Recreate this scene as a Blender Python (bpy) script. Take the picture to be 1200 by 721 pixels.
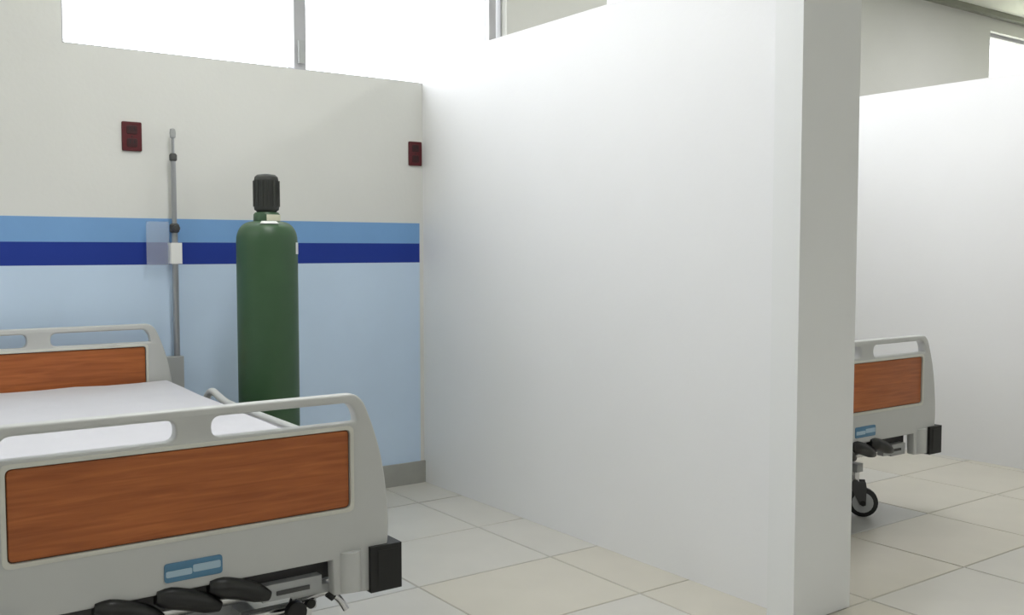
import bpy, bmesh, math, random
from mathutils import Vector, Matrix

random.seed(7)
for o in list(bpy.data.objects):
    bpy.data.objects.remove(o)
S = bpy.context.scene
C = S.collection

# ------------------------------------------------------------------ camera
YAW, PITCH, FPX, EYE = 0.6246, 0.0582, 1152.18, 1.12
cam_data = bpy.data.cameras.new('camera')
cam_data.sensor_fit = 'HORIZONTAL'
cam_data.sensor_width = 36.0
cam_data.lens = 36.0 * FPX / 1200.0
cam_data.clip_start = 0.02
cam = bpy.data.objects.new('camera', cam_data)
C.objects.link(cam)
cam.location = (0, 0, EYE)
fw = Vector((math.sin(YAW) * math.cos(PITCH), math.cos(YAW) * math.cos(PITCH), -math.sin(PITCH)))
rt = Vector((math.cos(YAW), -math.sin(YAW), 0))
up = rt.cross(fw)
cam.rotation_euler = Matrix((rt, up, -fw)).transposed().to_euler()
S.camera = cam

# ------------------------------------------------------------------ world, sun, exposure
W = bpy.data.worlds.new('overcast_sky')
S.world = W
W.use_nodes = True
bg = W.node_tree.nodes['Background']
bg.inputs['Color'].default_value = (0.92, 0.95, 1.0, 1)
bg.inputs['Strength'].default_value = 5.6

S.view_settings.view_transform = 'Standard'
S.view_settings.look = 'None'
S.view_settings.exposure = -0.04
S.view_settings.gamma = 1.0
S.view_settings.use_curve_mapping = False


def fill_lamp_light(x, y, z, w, l, power, parent):
    d = bpy.data.lights.new('fill_light', 'AREA')
    d.shape = 'RECTANGLE'
    d.size, d.size_y = w, l
    d.energy = power
    d.color = (0.96, 0.97, 1.0)
    o = bpy.data.objects.new('fill_light', d)
    C.objects.link(o)
    o.parent = parent
    o.location = (x, y, z)
    return o


# ------------------------------------------------------------------ materials
def mat(name, rgb, rough=0.6, metal=0.0, noise=0.0, nscale=8.0, bump=0.0, bscale=120.0, spec=0.5):
    """principled with a little procedural mottling (rgb given in sRGB 0-255)"""
    lin = [((c / 255) / 12.92 if c / 255 <= 0.04045 else ((c / 255 + 0.055) / 1.055) ** 2.4) for c in rgb]
    m = bpy.data.materials.new(name)
    m.use_nodes = True
    n, l = m.node_tree.nodes, m.node_tree.links
    b = n['Principled BSDF']
    b.inputs['Roughness'].default_value = rough
    b.inputs['Metallic'].default_value = metal
    b.inputs['Specular IOR Level'].default_value = spec
    tc = n.new('ShaderNodeTexCoord')
    if noise:
        t = n.new('ShaderNodeTexNoise')
        t.inputs['Scale'].default_value = nscale
        t.inputs['Detail'].default_value = 4
        r = n.new('ShaderNodeMapRange')
        r.inputs['From Min'].default_value = 0.3
        r.inputs['From Max'].default_value = 0.7
        r.inputs['To Min'].default_value = 1 - noise
        r.inputs['To Max'].default_value = 1 + noise
        mx = n.new('ShaderNodeVectorMath')
        mx.operation = 'SCALE'
        mx.inputs[0].default_value = lin
        l.new(tc.outputs['Object'], t.inputs['Vector'])
        l.new(t.outputs['Fac'], r.inputs['Value'])
        l.new(r.outputs['Result'], mx.inputs['Scale'])
        l.new(mx.outputs['Vector'], b.inputs['Base Color'])
    else:
        b.inputs['Base Color'].default_value = (*lin, 1)
    if bump:
        t2 = n.new('ShaderNodeTexNoise')
        t2.inputs['Scale'].default_value = bscale
        t2.inputs['Detail'].default_value = 3
        bp = n.new('ShaderNodeBump')
        bp.inputs['Strength'].default_value = bump
        bp.inputs['Distance'].default_value = 0.004
        l.new(tc.outputs['Object'], t2.inputs['Vector'])
        l.new(t2.outputs['Fac'], bp.inputs['Height'])
        l.new(bp.outputs['Normal'], b.inputs['Normal'])
    return m


def wood_mat(name):
    m = bpy.data.materials.new(name)
    m.use_nodes = True
    n, l = m.node_tree.nodes, m.node_tree.links
    b = n['Principled BSDF']
    b.inputs['Roughness'].default_value = 0.42
    tc = n.new('ShaderNodeTexCoord')
    mp = n.new('ShaderNodeMapping')
    mp.inputs['Scale'].default_value = (1.6, 1.0, 26.0)
    t = n.new('ShaderNodeTexNoise')
    t.inputs['Scale'].default_value = 3.0
    t.inputs['Detail'].default_value = 7
    t.inputs['Distortion'].default_value = 0.6
    cr = n.new('ShaderNodeValToRGB')
    cr.color_ramp.elements[0].position = 0.28
    cr.color_ramp.elements[0].color = (0.29, 0.072, 0.013, 1)
    cr.color_ramp.elements[1].position = 0.75
    cr.color_ramp.elements[1].color = (0.49, 0.145, 0.034, 1)
    l.new(tc.outputs['Object'], mp.inputs['Vector'])
    l.new(mp.outputs['Vector'], t.inputs['Vector'])
    l.new(t.outputs['Fac'], cr.inputs['Fac'])
    l.new(cr.outputs['Color'], b.inputs['Base Color'])
    return m


def glass_mat(name, tint=(1, 1, 1)):
    """thin window pane: mostly straight through, a little mirror"""
    m = bpy.data.materials.new(name)
    m.use_nodes = True
    n, l = m.node_tree.nodes, m.node_tree.links
    n.remove(n['Principled BSDF'])
    tr = n.new('ShaderNodeBsdfTransparent')
    tr.inputs['Color'].default_value = (*tint, 1)
    gl = n.new('ShaderNodeBsdfGlossy')
    gl.inputs['Roughness'].default_value = 0.02
    mx = n.new('ShaderNodeMixShader')
    mx.inputs['Fac'].default_value = 0.05
    l.new(tr.outputs[0], mx.inputs[1])
    l.new(gl.outputs[0], mx.inputs[2])
    l.new(mx.outputs[0], n['Material Output'].inputs['Surface'])
    return m


def sleeve_mat(name):
    m = bpy.data.materials.new(name)
    m.use_nodes = True
    n, l = m.node_tree.nodes, m.node_tree.links
    n.remove(n['Principled BSDF'])
    tr = n.new('ShaderNodeBsdfTransparent')
    df = n.new('ShaderNodeBsdfTranslucent')
    df.inputs['Color'].default_value = (0.62, 0.66, 0.72, 1)
    d2 = n.new('ShaderNodeBsdfDiffuse')
    d2.inputs['Color'].default_value = (0.66, 0.70, 0.76, 1)
    ad = n.new('ShaderNodeMixShader')
    mx = n.new('ShaderNodeMixShader')
    mx.inputs['Fac'].default_value = 0.28
    l.new(df.outputs[0], ad.inputs[1])
    l.new(d2.outputs[0], ad.inputs[2])
    ad.inputs['Fac'].default_value = 0.8
    l.new(tr.outputs[0], mx.inputs[1])
    l.new(ad.outputs[0], mx.inputs[2])
    l.new(mx.outputs[0], n['Material Output'].inputs['Surface'])
    return m


M = dict(
    wall=mat('cream_wall_paint', (217, 217, 213), 0.7, noise=0.02, nscale=2.5, bump=0.12, bscale=60),
    part=mat('white_partition_paint', (232, 232, 233), 0.55, noise=0.012, nscale=2.0, bump=0.10, bscale=50),
    post=mat('partition_post_paint', (229, 230, 230), 0.6, noise=0.012, nscale=2.0),
    ceil=mat('ceiling_paint', (242, 244, 232), 0.8, noise=0.01),
    blue_mid=mat('medium_blue_paint', (116, 160, 208), 0.7, noise=0.03, nscale=5),
    blue_dark=mat('dark_blue_paint', (10, 48, 142), 0.75, noise=0.03, nscale=5),
    blue_light=mat('pale_blue_paint', (196, 216, 238), 0.6, noise=0.025, nscale=4),
    base=mat('grey_skirting', (158, 158, 152), 0.5, noise=0.05, nscale=14),
    grout=mat('floor_grout', (178, 175, 168), 0.8, noise=0.05),
    tile_a=mat('floor_tile_ivory', (199, 196, 189), 0.30, noise=0.03, nscale=5, spec=0.45),
    tile_b=mat('floor_tile_cream', (200, 195, 183), 0.30, noise=0.03, nscale=5, spec=0.45),
    tile_c=mat('floor_tile_greyish', (195, 194, 191), 0.30, noise=0.03, nscale=5, spec=0.45),
    frame=mat('aluminium_window_frame', (176, 176, 180), 0.45, noise=0.03),
    crown=mat('grey_cornice_paint', (150, 152, 138), 0.6, noise=0.02),
    glass=glass_mat('window_glass'),
    grass=mat('outdoor_pale_ground', (226, 228, 204), 0.9, noise=0.1, nscale=1.5),
    rim=mat('pale_panel_rim', (206, 205, 196), 0.4, noise=0.01),
    shell=mat('grey_bed_plastic', (192, 193, 191), 0.42, noise=0.015, nscale=6),
    wood=wood_mat('cherry_wood_laminate'),
    groove=mat('dark_panel_groove', (96, 70, 52), 0.6),
    black=mat('black_rubber', (17, 17, 16), 0.55, noise=0.05),
    blackgloss=mat('black_plastic_grip', (13, 13, 13), 0.35, noise=0.03),
    steel=mat('painted_bed_steel', (168, 170, 170), 0.4, noise=0.02),
    chrome=mat('chrome', (214, 214, 216), 0.16, metal=1.0, noise=0.02),
    darksteel=mat('dark_bed_mechanism', (62, 62, 62), 0.5, noise=0.05),
    sheet=mat('white_mattress_cover', (203, 202, 208), 0.7, noise=0.02, nscale=9, bump=0.35, bscale=26),
    plate_blue=mat('blue_plate', (78, 124, 156), 0.35, noise=0.03),
    plate_pale=mat('pale_blue_print', (165, 190, 206), 0.4, noise=0.03),
    plate_navy=mat('navy_print', (72, 92, 122), 0.4, noise=0.03),
    cyl=mat('dark_green_cylinder_paint', (52, 84, 54), 0.42, noise=0.06, nscale=10),
    cap=mat('charcoal_cylinder_cap', (44, 46, 42), 0.6, noise=0.06, nscale=20),
    tagw=mat('white_paper_tag', (226, 228, 226), 0.7, noise=0.02),
    ring=mat('cream_neck_ring', (222, 220, 196), 0.45, noise=0.03),
    red=mat('maroon_outlet_plastic', (82, 10, 20), 0.4, noise=0.03),
    reddark=mat('dark_outlet_socket', (52, 7, 13), 0.5, noise=0.03),
    pole=mat('brushed_steel_pole', (168, 170, 174), 0.32, metal=0.85, noise=0.03),
    sleeve=sleeve_mat('translucent_plastic'),
    lampw=mat('white_lamp_housing', (235, 235, 232), 0.5, noise=0.01),
)


# ------------------------------------------------------------------ mesh helpers
def obj(name, bm, m, parent=None, smooth=False, bevel=0.0, seg=2):
    if bevel:
        bmesh.ops.bevel(bm, geom=[e for e in bm.edges if e.is_manifold and e.calc_face_angle(0) > 0.5],
                        offset=bevel, segments=seg, affect='EDGES', clamp_overlap=True)
    bmesh.ops.recalc_face_normals(bm, faces=bm.faces)
    me = bpy.data.meshes.new(name)
    bm.to_mesh(me)
    bm.free()
    if smooth:
        for p in me.polygons:
            p.use_smooth = True
        try:
            me.set_sharp_from_angle(angle=math.radians(40))
        except Exception:
            pass
    me.materials.append(m)
    o = bpy.data.objects.new(name, me)
    C.objects.link(o)
    o.parent = parent
    return o


def empty(name, loc, rz=0):
    o = bpy.data.objects.new(name, None)
    o.empty_display_size = 0.1
    C.objects.link(o)
    o.location = loc
    o.rotation_euler = (0, 0, rz)
    return o


def tag(o, label, cat, group=None):
    o['label'] = label
    o['category'] = cat
    if group:
        o['group'] = group
    return o


def struct(name, bm, m, parent=None, **k):
    o = obj(name, bm, m, parent, **k)
    if parent is None:
        o['kind'] = 'structure'
    return o


def box(bm, x0, x1, y0, y1, z0, z1):
    v = [bm.verts.new(c) for c in ((x0, y0, z0), (x1, y0, z0), (x1, y1, z0), (x0, y1, z0),
                                   (x0, y0, z1), (x1, y0, z1), (x1, y1, z1), (x0, y1, z1))]
    for f in ((3, 2, 1, 0), (4, 5, 6, 7), (0, 1, 5, 4), (1, 2, 6, 5), (2, 3, 7, 6), (3, 0, 4, 7)):
        bm.faces.new([v[i] for i in f])
    return bm


def bx(*a):
    return box(bmesh.new(), *a)


def tube(bm, pts, r, n=12, closed=False):
    """swept round tube through pts; r is a number or one per point"""
    pts = [Vector(p) for p in pts]
    rs = r if isinstance(r, (list, tuple)) else [r] * len(pts)
    rings = []
    prev = None
    for i, p in enumerate(pts):
        a = pts[i - 1] if (i or closed) else pts[0]
        b = pts[(i + 1) % len(pts)] if (i < len(pts) - 1 or closed) else pts[-1]
        t = (b - a).normalized()
        if prev is None:
            ref = Vector((0, 0, 1)) if abs(t.z) < 0.9 else Vector((1, 0, 0))
            u = t.cross(ref).normalized()
        else:
            u = (prev - t * prev.dot(t)).normalized()
        prev = u
        w = t.cross(u)
        rings.append([bm.verts.new(p + (u * math.cos(2 * math.pi * k / n) + w * math.sin(2 * math.pi * k / n)) * rs[i])
                      for k in range(n)])
    m_ = len(rings)
    for i in range(m_ if closed else m_ - 1):
        A, B = rings[i], rings[(i + 1) % m_]
        for k in range(n):
            bm.faces.new((A[k], A[(k + 1) % n], B[(k + 1) % n], B[k]))
    if not closed:
        bm.faces.new(rings[0])
        bm.faces.new(rings[-1])
    return bm


def tb(pts, r, n=12, closed=False):
    return tube(bmesh.new(), pts, r, n, closed)


def round_path(pts, rad, seg=6):
    """polyline with its inner corners rounded"""
    pts = [Vector(p) for p in pts]
    out = [pts[0]]
    for i in range(1, len(pts) - 1):
        a, b, c = pts[i - 1], pts[i], pts[i + 1]
        d1, d2 = (a - b), (c - b)
        q = min(rad, d1.length * 0.49, d2.length * 0.49)
        p0, p2 = b + d1.normalized() * q, b + d2.normalized() * q
        for k in range(seg + 1):
            t = k / seg
            out.append(p0 * (1 - t) ** 2 + b * 2 * t * (1 - t) + p2 * t * t)
    out.append(pts[-1])
    return out


def lathe(bm, prof, n=32, c=(0, 0), axis='z'):
    rings = []
    for r, z in prof:
        ring = []
        for k in range(n):
            a = 2 * math.pi * k / n
            if axis == 'z':
                p = (c[0] + r * math.cos(a), c[1] + r * math.sin(a), z)
            elif axis == 'x':
                p = (z, c[0] + r * math.cos(a), c[1] + r * math.sin(a))
            else:
                p = (c[0] + r * math.cos(a), z, c[1] + r * math.sin(a))
            ring.append(bm.verts.new(p))
        rings.append(ring)
    for A, B in zip(rings, rings[1:]):
        for k in range(n):
            bm.faces.new((A[k], A[(k + 1) % n], B[(k + 1) % n], B[k]))
    bm.faces.new(rings[0])
    bm.faces.new(rings[-1])
    return bm


def lt(prof, n=32, c=(0, 0), axis='z'):
    return lathe(bmesh.new(), prof, n, c, axis)


def round_poly(pts, rad, seg=5):
    """closed 2D polygon with rounded corners; pts are (x, z) or (x, z, own_radius)"""
    out = []
    n = len(pts)
    for i in range(n):
        a, b, c = Vector(pts[i - 1][:2]), Vector(pts[i][:2]), Vector(pts[(i + 1) % n][:2])
        r = pts[i][2] if len(pts[i]) > 2 else rad
        if r <= 0:
            out.append((b.x, b.y))
            continue
        d1, d2 = a - b, c - b
        q = min(r, d1.length * 0.48, d2.length * 0.48)
        p0, p2 = b + d1.normalized() * q, b + d2.normalized() * q
        for k in range(seg + 1):
            t = k / seg
            v = p0 * (1 - t) ** 2 + b * 2 * t * (1 - t) + p2 * t * t
            out.append((v.x, v.y))
    return out


def plate(name, outlines, y0, y1, m, parent, bev=0.0, z_off=0.0):
    """a board standing in the XZ plane, outline first then holes, thickness y0..y1"""
    cu = bpy.data.curves.new(name + '_curve', 'CURVE')
    cu.dimensions = '2D'
    cu.fill_mode = 'BOTH'
    for pl in outlines:
        s = cu.splines.new('POLY')
        s.points.add(len(pl) - 1)
        for p, (x, z) in zip(s.points, pl):
            p.co = (x, z + z_off, 0, 1)
        s.use_cyclic_u = True
    cu.extrude = (y1 - y0) / 2 - bev
    cu.bevel_depth = bev
    cu.bevel_resolution = 2
    cu.offset = -bev
    tmp = bpy.data.objects.new(name + '_tmp', cu)
    C.objects.link(tmp)
    dg = bpy.context.evaluated_depsgraph_get()
    me = bpy.data.meshes.new_from_object(tmp.evaluated_get(dg))
    bpy.data.objects.remove(tmp)
    bpy.data.curves.remove(cu)
    me.name = name
    me.transform(Matrix(((1, 0, 0, 0), (0, 0, -1, (y0 + y1) / 2), (0, 1, 0, 0), (0, 0, 0, 1))))
    b2 = bmesh.new()
    b2.from_mesh(me)
    bmesh.ops.remove_doubles(b2, verts=b2.verts, dist=1e-5)
    bpy.data.meshes.remove(me)
    return obj(name, b2, m, parent, smooth=True)


def rrect(x0, x1, z0, z1, r, seg=5):
    return round_poly([(x0, z0), (x1, z0), (x1, z1), (x0, z1)], r, seg)


def copy_tree(o, parent=None):
    c = o.copy()
    C.objects.link(c)
    c.parent = parent
    for ch in list(o.children):
        copy_tree(ch, c)
    return c


# ------------------------------------------------------------------ the setting
YB = 4.072            # inner face of the back wall
XL, XR, YF, ZC = -4.6, 10.4, -3.0, 2.947
ZS, ZH = 1.909, 2.805
XP, PT = 2.411, 2.015  # first partition face, partition height
WT = 0.12

# floor slab (grout colour) with the tiles on it
floor = struct('floor', bx(XL - .2, XR + .2, YF - .2, YB + WT, -0.12, -0.003), M['grout'])
TX, TY, X0, Y0 = 0.557, 0.475, 1.627, 1.84
tile_bm = bx(-TX / 2 + .0035, TX / 2 - .0035, -TY / 2 + .0035, TY / 2 - .0035, -0.012, 0.0)
bmesh.ops.bevel(tile_bm, geom=[e for e in tile_bm.edges if all(v.co.z > -0.001 for v in e.verts)],
                offset=0.0015, segments=1, affect='EDGES')
tile_meshes = []
for k in 'abc':
    t = tile_bm.copy()
    me = bpy.data.meshes.new('tile_' + k)
    t.to_mesh(me)
    t.free()
    me.materials.append(M['tile_' + k])
    tile_meshes.append(me)
tile_bm.free()
rng = random.Random(3)
far = bmesh.new()
for i in range(-11, 16):
    for j in range(-10, 5):
        cx, cy = X0 + (i + .5) * TX, Y0 + (j + .5) * TY
        if not (XL - .1 < cx < XR + .1 and YF < cy < YB + .2):
            continue
        y1 = min(cy + TY / 2 - .0035, YB)
        vis = -0.4 < cx < 8.2 and cy > -0.1 and cy < YB
        if vis and cy + TY / 2 < YB + .02:
            o = bpy.data.objects.new('tile', tile_meshes[rng.choice((0, 0, 1, 1, 2))])
            C.objects.link(o)
            o.parent = floor
            o.location = (cx, cy, rng.uniform(-.0004, .0004))
        else:
            box(far, cx - TX / 2 + .0035, cx + TX / 2 - .0035, cy - TY / 2 + .0035, y1, -0.012, 0)
o = obj('outlying_tiles', far, M['tile_a'], floor)
o['kind'] = 'stuff'

struct('ceiling', bx(XL - .2, XR + .2, YF - .2, YB + WT, ZC, ZC + .15), M['ceil'])

# unseen fill lamps added at the ceiling, over each bay and the aisle
FILL_LAMPS = [(-1.4, 2.55, 20), (1.25, 2.55, 20), (3.9, 2.55, 20), (6.6, 2.55, 20), (9.2, 2.55, 20),
         (-2.0, -1.4, 11), (0.8, -1.4, 11), (3.7, -1.4, 11), (6.5, -1.4, 11)]
glow = bpy.data.materials.new('fill_lamp_diffuser')
glow.use_nodes = True
gb = glow.node_tree.nodes['Principled BSDF']
gb.inputs['Emission Color'].default_value = (1, .98, .94, 1)
gb.inputs['Emission Strength'].default_value = 3
for lx, ly, pw in FILL_LAMPS:
    lr = empty('fill_lamp', (lx, ly, ZC))
    tag(lr, 'unseen fill lamp added at the ceiling', 'lamp', 'added fill lamps')
    obj('housing', bx(-.17, .17, -.62, .62, -.05, 0), M['lampw'], lr, bevel=.008)
    obj('diffuser', bx(-.15, .15, -.60, .60, -.056, -.045), glow, lr)
    fill_lamp_light(0, 0, -.062, .28, 1.18, pw, lr)


# back wall: sill wall, lintel and piers round four window openings
WINS = [(-4.3, 0.12), (0.828, 2.902), (3.571, 5.45), (7.471, 9.35)]  # first opening is out of view, added and widened to light the near partition
bm = bx(XL, XR, YB, YB + WT, -.1, ZS)
box(bm, XL, XR, YB, YB + WT, ZH, ZC)
xs = [XL] + [v for w in WINS for v in w] + [XR]
for a, b in zip(xs[::2], xs[1::2]):
    box(bm, a, b, YB, YB + WT, ZS, ZH)
struct('wall_back', bm, M['wall'])
struct('wall_left', bx(XL - .12, XL, YF, YB + WT, -.1, ZC), M['wall'])
struct('wall_right', bx(XR, XR + .12, YF, YB + WT, -.1, ZC), M['wall'])
struct('wall_front', bx(XL - .12, XR + .12, YF - .12, YF, -.1, ZC), M['wall'])

# windows: aluminium frame, mullions, panes
MULL = {0: [(-2.2, -2.145), (-0.75, -0.695)], 1: [(1.78, 1.836), (2.816, 2.857)], 2: [(4.48, 4.535)], 3: [(8.38, 8.435)]}
for k, (a, b) in enumerate(WINS):
    wy0, wy1 = YB + .045, YB + .09
    fb = bx(a, b, wy0, wy1, ZS, ZS + .012)
    box(fb, a, b, wy0, wy1, ZH - .028, ZH)
    box(fb, a, a + .014, wy0, wy1, ZS, ZH)
    box(fb, b - .006, b, wy0, wy1, ZS, ZH)
    win = struct('window_%d' % (k + 1), fb, M['frame'])
    edges = [a + .014]
    for m0, m1 in MULL[k]:
        o = obj('mullion', bx(m0, m1, YB + .03, YB + .1, ZS, ZH), M['frame'], win, bevel=.004, seg=1)
        edges += [m0, m1]
        if m1 - m0 > .045:
            obj('latch', bx(m0 + .014, m1 - .014, YB + .012, YB + .03, ZS + .03, ZS + .13), M['steel'], win, bevel=.004)
    edges.append(b - .006)
    for e0, e1 in zip(edges[::2], edges[1::2]):
        obj('pane', bx(e0, e1, YB + .064, YB + .069, ZS + .012, ZH - .028), M['glass'], win)

# painted bands on the back wall (thin coats of paint standing 2 mm proud), skirting, cornice
for n, (z0, z1, mm) in enumerate(((0.105, 1.062, 'blue_light'), (1.062, 1.152, 'blue_dark'), (1.152, 1.248, 'blue_mid'))):
    bm = bx(XL, 2.390, YB - .002 - .0004 * n, YB + .001, z0, z1)
    struct('trim_%d' % (n + 1), bm, M[mm])
struct('baseboard_back', bx(XL, XP, YB - .014, YB, 0.0, 0.105), M['base'], bevel=.004, seg=1)
struct('trim_4', bx(XL, XR, YB - .05, YB, ZC - .042, ZC), M['crown'], bevel=.01)

# partitions
PITCH_X = 2.64


def partition(px, n, side):
    bm = bx(px, px + .17, 1.94, YB, 0, PT)
    struct('wall_partition_%s' % side, bm, M['part'], bevel=.004, seg=1)
    bm = bx(px - .05, px + .224, 1.84, 1.94, 0, PT)
    struct('trim_%d' % n, bm, M['post'], bevel=.006, seg=2)


partition(XP, 5, 'near')
partition(5.03, 6, 'far')

# the sunless pale ground outside that throws light up on the ceiling
struct('ground', bx(XL - 30, XR + 30, YB + .7, YB + 60, -.3, -.2), M['grass'])


# ------------------------------------------------------------------ hospital beds
def board(parent, name, y0, dz, bumpers):
    """head or foot board in the XZ plane, front face towards -y"""
    root_half = [(.0, .357, 0), (.335, .356, .0), (.338, .266, .006), (.462, .258, .012), (.493, .40, .05), (.490, .47, .08),
                 (.482, .545, .08), (.470, .612, .08), (.450, .678, .08), (.425, .742, .045), (.402, .7645, .04), (.0, .7645, 0)]
    out = round_poly([p for p in root_half[1:-1]] + [(-p[0],) + tuple(p[1:]) for p in root_half[1:-1][::-1]], .02)
    hole_r = round_poly([(.040, .694, .024), (.404, .694, .006), (.399, .722, .02), (.382, .743, .02), (.040, .743, .024)], .01)
    hole_l = [(-x, z) for x, z in hole_r[::-1]]
    ph = rrect(-.384, .384, .481, .677, .014)
    b = plate(name, [out, hole_r, hole_l, ph], y0, y0 + .036, M['shell'], parent, bev=.006, z_off=dz)
    wd = plate('wood_panel', [rrect(-.381, .381, .4835, .6745, .012)], y0 + .003, y0 + .033, M['wood'], b, bev=.002, z_off=dz)
    gr = plate('panel_seal', [rrect(-.386, .386, .479, .679, .015)], y0 + .008, y0 + .028, M['groove'], b, z_off=dz)
    rim = [rrect(-.394, .394, .471, .687, .018), rrect(-.384, .384, .481, .677, .014)]
    plate('panel_rim', rim, y0 - .0025, y0 + .004, M['rim'], b, bev=.0015, z_off=dz)
    # tubular corner legs behind the moulded ends
    for s in (-1, 1):
        obj('corner_post', tb([(s * .383, y0 + .010, .272 + dz), (s * .383, y0 + .010, .372 + dz)], .031, 14), M['shell'], b, smooth=True)
    if bumpers:
        for s in (-1, 1):
            bm = bx(s * .477 - .044, s * .477 + .044, y0 - .012, y0 + .075, .257 + dz, .374 + dz)
            bp = obj('corner_bumper', bm, M['black'], b, bevel=.016, seg=4, smooth=True)
            obj('bumper_rib', bx(s * .477 - .024, s * .477 + .030, y0 - .0135, y0 - .008, .270 + dz, .362 + dz), M['black'], bp, bevel=.004, seg=2)
    return b


def caster(parent, x, y, turn):
    r = .062
    fr = bmesh.new()
    c, s = math.cos(turn), math.sin(turn)
    hub = Vector((x + c * .03, y + s * .03, r))
    d = Vector((c, s, 0))
    side = Vector((-s, c, 0))
    parts = [obj('caster_stem', tb([(x, y, .135), (x, y, .205)], .016, 14), M['chrome'], parent, smooth=True)]
    for q in (-1, 1):          # pressed side plates
        prof = [Vector((x, y, .152)) - d * .020, Vector((x, y, .152)) + d * .040, Vector((x, y, .130)) + d * .044, hub + d * .012 - Vector((0, 0, .010)),
                hub - d * .012 - Vector((0, 0, .008)), Vector((x, y, .120)) - d * .016]
        a = [fr.verts.new(p + side * (q * .022)) for p in prof]
        b = [fr.verts.new(p + side * (q * .027)) for p in prof]
        fr.faces.new(a)
        fr.faces.new(b[::-1])
        for k in range(6):
            fr.faces.new((a[k], b[k], b[(k + 1) % 6], a[(k + 1) % 6]))
    tube(fr, [Vector((x, y, .148)) - side * .028, Vector((x, y, .148)) + side * .028], .012, 10)
    parts.append(obj('caster_fork', fr, M['darksteel'], parent, smooth=True))
    w = bmesh.new()
    lathe(w, [(.020, -.016), (r - .010, -.016), (r, -.009), (r, .009), (r - .010, .016), (.020, .016)], 24, axis='x')
    bmesh.ops.transform(w, matrix=Matrix.Translation(hub) @ Matrix((side, d, Vector((0, 0, 1)))).transposed().to_4x4(), verts=w.verts)
    wh = obj('wheel', w, M['black'], parent, smooth=True)
    parts.append(wh)
    h = bmesh.new()
    lathe(h, [(.030, -.0195), (.043, -.0175), (.043, .0175), (.030, .0195)], 18, axis='x')
    bmesh.ops.transform(h, matrix=Matrix.Translation(hub) @ Matrix((side, d, Vector((0, 0, 1)))).transposed().to_4x4(), verts=h.verts)
    obj('wheel_hub', h, M['steel'], wh, smooth=True)
    ax = lt([(.001, -.031), (.012, -.030), (.012, .030), (.001, .031)], 14, axis='x')
    bmesh.ops.transform(ax, matrix=Matrix.Translation(hub) @ Matrix((side, d, Vector((0, 0, 1)))).transposed().to_4x4(), verts=ax.verts)
    obj('axle_cap', ax, M['black'], wh, smooth=True)
    path = round_path([(x, y, .160), Vector((x, y, .164)) - d * .05, Vector((x, y, .150)) - d * .085], .02, 4)
    parts.append(obj('brake_pedal', tb(path, [.009] * (len(path) - 1) + [.012], 8), M['blackgloss'], parent, smooth=True))
    return parts


def crank(parent, x):
    """folding winding handle below the foot board"""
    sh = obj('crank_shaft', tb([(x - .055, .16, .352), (x - .055, .012, .352)], .009, 10), M['chrome'], parent, smooth=True)
    obj('crank_arm', tb([(x - .058, .013, .354), (x - .02, .006, .344)], .010, 10), M['darksteel'], sh, smooth=True)
    pts, rs = [], []
    A, B = Vector((x - .070, .002, .352)), Vector((x + .072, -.004, .304))
    for k in range(11):
        t = k / 10
        pts.append(A.lerp(B, t) + Vector((0, 0, .006 * math.sin(math.pi * t))))
        rs.append(.027 * (1 - .18 * t) * min(1, (.35 + math.sqrt(max(0, math.sin(math.pi * min(max(t, .02), .98)))) * .8)))
    obj('crank_grip', tb(pts, rs, 14), M['blackgloss'], sh, smooth=True)


CASTERS = []


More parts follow.
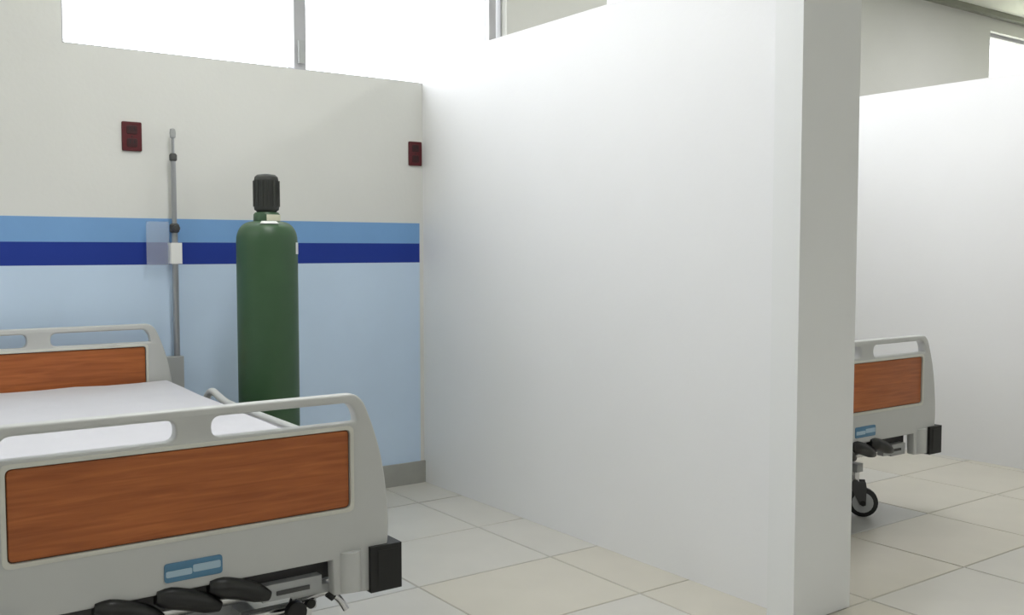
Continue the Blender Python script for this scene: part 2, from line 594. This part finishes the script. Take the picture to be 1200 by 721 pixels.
def make_bed():
    root = empty('hospital_bed', (0, 0, 0))
    fb = board(root, 'footboard', 0, 0, True)
    lp = plate('name_plate', [rrect(-.073, .058, .381, .424, .008)], -.004, .004, M['plate_blue'], fb, bev=.001)
    hb = board(root, 'headboard', 1.775, .066, False)
    # print on the plate: a pale line across, short navy line below
    plate('plate_print', [rrect(-.070, -.012, .393, .407, .004), rrect(-.010, .053, .396, .413, .004)], -.0055, -.003, M['plate_pale'], fb)
    # bed frame
    fr = bx(-.43, -.39, .04, 1.77, .44, .49)
    box(fr, .39, .43, .04, 1.77, .44, .49)
    box(fr, -.43, .43, .04, .08, .44, .49)
    box(fr, -.43, .43, 1.73, 1.77, .44, .49)
    obj('deck_frame', fr, M['steel'], root, bevel=.004, seg=1)
    dk = bmesh.new()
    for k in range(4):
        box(dk, -.40, .40, .07 + k * .43, .07 + k * .43 + .40, .485, .50)
    obj('deck_panel', dk, M['steel'], root, bevel=.004, seg=1)
    bs = bx(-.188, -.148, .14, 1.66, .190, .225)
    box(bs, .148, .188, .14, 1.66, .190, .225)
    box(bs, -.188, .188, .20, .24, .191, .226)
    box(bs, -.188, .188, 1.58, 1.62, .191, .226)
    obj('base_frame', bs, M['steel'], root, bevel=.005, seg=1)
    up = bx(-.375, .352, .060, .074, .298, .40)
    obj('under_panel', up, M['darksteel'], root, bevel=.004, seg=1)
    mh = bx(-.20, .20, .34, 1.20, .24, .43)
    obj('shade_block', mh, M['darksteel'], root, bevel=.02, seg=2)  # dark block added to keep light off the floor under the bed
    lb = obj('release_bar', bx(.165, .318, .030, .058, .276, .316), M['steel'], root, bevel=.012, seg=3, smooth=True)
    obj('release_slot', bx(.20, .285, .026, .040, .288, .298), M['darksteel'], lb, bevel=.003, seg=1)
    # cross tube that carries the corner legs, plate over it
    obj('cross_tube', tb([(-.37, .09, .285), (.37, .09, .285)], .014, 12), M['chrome'], root, smooth=True)
    for s in (-1, 1):
        for y in (.35, 1.35):
            obj('lift_arm', tb([(s * .168, y, .215), (s * .37, y + .12, .45)], .018, 10), M['darksteel'], root, smooth=True)
    for s in (-1, 1):
        bk = bx(s * .30 - .05, s * .30 + .05, .05, .09, .262, .285)
        obj('leg_bracket', bk, M['steel'], root, bevel=.006)
    for x in (-.152, -.022, .096):
        crank(root, x)
    for s, y, t in ((1, .16, -0.9), (-1, .16, -2.0), (1, 1.6, .6), (-1, 1.6, 2.2)):
        CASTERS.append(caster(root, s * .166, y, t))
    # mattress
    mm = bx(-.455, .455, .055, 1.755, .502, .600)
    bmesh.ops.subdivide_edges(mm, edges=mm.edges[:], cuts=7, use_grid_fill=True)
    rr = random.Random(5)
    for v in mm.verts:
        if v.co.z > .59:
            v.co.z += -.030 + .034 * (v.co.y - .055) / 1.7
            v.co.z += rr.uniform(-.002, .003)
    mo = obj('mattress', mm, M['sheet'], root, bevel=.03, seg=4, smooth=True)
    obj('mattress_seam', tb(round_path([(-.457, .06, .535), (-.457, .053, .535), (.457, .053, .535), (.457, 1.757, .535), (-.457, 1.757, .535), (-.457, .07, .535)], .02, 4), .004, 6), M['steel'], mo)
    # low folded side rails
    for s in (-1, 1):
        x = s * .512
        rail = obj('side_rail', tb(round_path([(x, 1.52, .45), (x, 1.47, .55), (x, 1.40, .606), (x, 1.24, .574), (x, .40, .568), (x, .33, .45)], .06, 6), .0135, 12), M['shell'], root, smooth=True)
        obj('lower_rail', tb([(x, 1.48, .50), (x, .36, .50)], .010, 10), M['shell'], rail, smooth=True)
        for y in (.55, .80, 1.05):
            obj('rail_bar', tb([(x, y, .50), (x, y, .568)], .008, 8), M['shell'], rail, smooth=True)
        for y in (.42, 1.18):
            obj('rail_arm', tb([(x, y, .50), (s * .43, y, .465)], .010, 8), M['darksteel'], rail, smooth=True)
    return root


bed = make_bed()
bed2 = copy_tree(bed)
for part in CASTERS[0]:      # the near bed's front caster stands swivelled a little further out and forward
    part.location = (.130, -.045, 0)
# chrome swivel housing, cross bar and brake lever of that caster, seen below the corner of the near foot board
sx, sy = .296, .115
sh = obj('swivel_housing', lt([(.012, .190), (.030, .194), (.031, .222), (.024, .238), (.012, .252), (.004, .254)], 20, (sx, sy)), M['chrome'], bed, smooth=True)
obj('housing_bolt', tb([(sx + .012, sy - .045, .232), (sx + .012, sy - .012, .232)], .012, 12), M['black'], sh, smooth=True)
obj('foot_crossbar', tb([(.15, sy + .02, .210), (.345, sy + .02, .210)], .015, 12), M['chrome'], bed, smooth=True)
lever = obj('brake_lever', tb(round_path([(sx, sy - .02, .236), (sx + .05, sy - .05, .262), (sx + .085, sy - .055, .235), (sx + .10, sy - .06, .205)], .03, 5), .009, 10), M['chrome'], bed, smooth=True)
obj('lever_tip', tb([(sx + .052, sy - .056, .256), (sx + .066, sy - .062, .243)], .011, 10), M['black'], lever, smooth=True)
obj('lever_wheel', lt([(.012, -.012), (.026, -.010), (.026, .010), (.012, .012)], 18, (0, 0), 'y'), M['black'], lever, smooth=True).location = (sx - .03, sy - .045, .222)
bed.location = (.700, 2.190, 0)
bed2.location = (3.402, 2.315, 0)
tag(bed, 'large grey hospital bed in the foreground, its head at the blue striped wall', 'bed', 'hospital beds')
tag(bed2, 'grey hospital bed mostly hidden behind the partition post, only its wood panelled end showing', 'bed', 'hospital beds')

# ------------------------------------------------------------------ oxygen cylinder
cyl = empty('oxygen_cylinder', (1.466, 3.660, 0))
tag(cyl, 'tall dark green gas cylinder with a charcoal cap standing beside the bed', 'cylinder')
R = .1165
prof = [(.09, .0), (R - .006, .004), (R, .016), (R, 1.150)]
for k in range(1, 10):
    a = k / 9 * math.pi / 2
    prof.append((.044 + (R - .044) * math.cos(a) ** .8, 1.150 + .082 * math.sin(a) ** .9))
body = obj('cylinder_body', lt(prof, 40), M['cyl'], cyl, smooth=True)
obj('neck_ring', lt([(.030, 1.226), (.050, 1.226), (.051, 1.232), (.050, 1.258), (.044, 1.266), (.030, 1.268)], 28), M['cyl'], cyl, smooth=True)
cp = [(.036, 1.264), (.040, 1.272), (.0465, 1.276), (.0478, 1.288), (.0455, 1.345), (.047, 1.385), (.044, 1.402), (.034, 1.411), (.012, 1.414)]
cap = obj('valve_cap', lt(cp, 28), M['cap'], cyl, smooth=True)
rb = bmesh.new()
for k in range(14):
    a = 2 * math.pi * k / 14
    tube(rb, [(.0475 * math.cos(a), .0475 * math.sin(a), 1.288), (.0475 * math.cos(a), .0475 * math.sin(a), 1.388)], .0035, 6)
o = obj('cap_ribs', rb, M['cap'], cap, smooth=True)
# cream shoulder sticker facing the room, white tag on the right flank
st = bmesh.new()
vs = []
for k in range(7):
    a = math.radians(-128 + 46 * k / 6)
    row = []
    for t in (0.62, 0.84):
        b = t * math.pi / 2
        r = .044 + (R - .044) * math.cos(b) ** .8 + .002
        row.append(st.verts.new((r * math.cos(a), r * math.sin(a), 1.150 + .082 * math.sin(b) ** .9 + .0022)))
    vs.append(row)
for A, B in zip(vs, vs[1:]):
    st.faces.new((A[0], B[0], B[1], A[1]))
obj('shoulder_sticker', st, M['tagw'], body, smooth=True)
st = bmesh.new()
vs = []
for k in range(7):
    a = math.radians(-112 + 84 * k / 6)
    vs.append([st.verts.new((.0522 * math.cos(a), .0522 * math.sin(a), z)) for z in (1.233, 1.257)])
for A, B in zip(vs, vs[1:]):
    st.faces.new((A[0], B[0], B[1], A[1]))
obj('collar_label', st, M['ring'], body, smooth=True)
st = bmesh.new()
vs = []
for k in range(5):
    a = math.radians(-46 + 22 * k / 4)
    vs.append([st.verts.new(((R + .0012) * math.cos(a), (R + .0012) * math.sin(a), z)) for z in (1.105, 1.150)])
for A, B in zip(vs, vs[1:]):
    st.faces.new((A[0], B[0], B[1], A[1]))
obj('paper_tag', st, M['tagw'], body, smooth=True)

# ------------------------------------------------------------------ drip pole at the head of the near bed
px, py = 1.224, 4.030
pole = empty('drip_pole', (px, py, 0))
tag(pole, 'thin steel drip pole rising behind the near bed, left of the green cylinder', 'pole')
obj('lower_tube', tb([(0, 0, .04), (0, 0, 1.20)], .0125, 14), M['pole'], pole, smooth=True)
obj('upper_tube', tb([(0, 0, 1.18), (0, 0, 1.50)], .010, 12), M['pole'], pole, smooth=True)
obj('rod', tb([(0, 0, 1.48), (0, 0, 1.60)], .0055, 10), M['pole'], pole, smooth=True)
obj('finial', lt([(.004, 1.568), (.011, 1.573), (.0125, 1.59), (.010, 1.606), (.003, 1.611)], 16), M['steel'], pole, smooth=True)
obj('tube_collar', lt([(.010, 1.478), (.015, 1.482), (.0155, 1.502), (.010, 1.509)], 16), M['darksteel'], pole, smooth=True)
kn = lt([(.012, 1.19), (.019, 1.195), (.019, 1.222), (.012, 1.228)], 16)
lathe(kn, [(.006, -.035), (.013, -.033), (.013, -.018), (.006, -.014)], 12, (0, 1.208), 'y')
obj('clamp_knob', kn, M['darksteel'], pole, smooth=True)
cl = bx(-.022, .022, -.022, .020, 1.065, 1.150)
obj('clamp_block', cl, M['lampw'], pole, bevel=.010, seg=3, smooth=True)
br = bx(-.060, .020, -.024, .018, .56, .69)
obj('socket', br, M['steel'], pole, bevel=.008, seg=2, smooth=True)
tl = lt([(.020, 0), (.034, .002), (.034, .012), (.016, .022), (.014, .05)], 20)
obj('foot', tl, M['steel'], pole, smooth=True)

# a limp clear plastic sleeve hanging from the clamp
sl = bmesh.new()
nx, nz = 8, 10
for side_y in (0, 1):
    g = []
    for i in range(nx + 1):
        row = []
        for j in range(nz + 1):
            u, v = i / nx, j / nz
            yy = (.006 * math.sin(math.pi * u) * (1 if side_y else -1)) * math.sin(math.pi * min(max(v, 0), 1)) + .002 * math.sin(9 * u)
            row.append(sl.verts.new((-.112 + .090 * u, yy, 1.06 + .175 * v)))
        g.append(row)
    for i in range(nx):
        for j in range(nz):
            sl.faces.new((g[i][j], g[i + 1][j], g[i + 1][j + 1], g[i][j + 1]))
bmesh.ops.remove_doubles(sl, verts=sl.verts, dist=.0008)
sleeve = obj('plastic_sleeve', sl, M['sleeve'], None, smooth=True)
sleeve.location = (px, py, 0)
tag(sleeve, 'limp translucent plastic sleeve hanging on the drip pole before the blue stripes', 'plastic bag')


# ------------------------------------------------------------------ outlets
def outlet(x0, x1, z0, z1):
    cx, cz = (x0 + x1) / 2, (z0 + z1) / 2
    w, h = x1 - x0, z1 - z0
    r = empty('wall_outlet', (cx, YB, cz))
    plate('face_plate', [rrect(-w / 2, w / 2, -h / 2, h / 2, .006)], -.009, -.0002, M['red'], r, bev=.002)
    for s in (-1, 1):
        sk = plate('socket', [rrect(-w * .27, w * .27, s * h * .22 - h * .15, s * h * .22 + h * .15, .008)], -.0105, -.006, M['reddark'], r, bev=.001)
        for q in (-1, 1):
            obj('slot', bx(q * w * .11 - .002, q * w * .11 + .002, -.0112, -.009, s * h * .22 - .002, s * h * .22 + .010), M['blackgloss'], sk)
    obj('screw', lt([(.001, -.0105), (.0035, -.0100), (.0035, -.006)], 10, axis='y'), M['reddark'], r, smooth=True)
    return r


tag(outlet(1.037, 1.113, 1.513, 1.628), 'maroon wall outlet on the cream wall left of the drip pole', 'outlet', 'maroon wall outlets')
tag(outlet(2.332, 2.402, 1.519, 1.632), 'maroon wall outlet beside the room corner at the partition', 'outlet', 'maroon wall outlets')
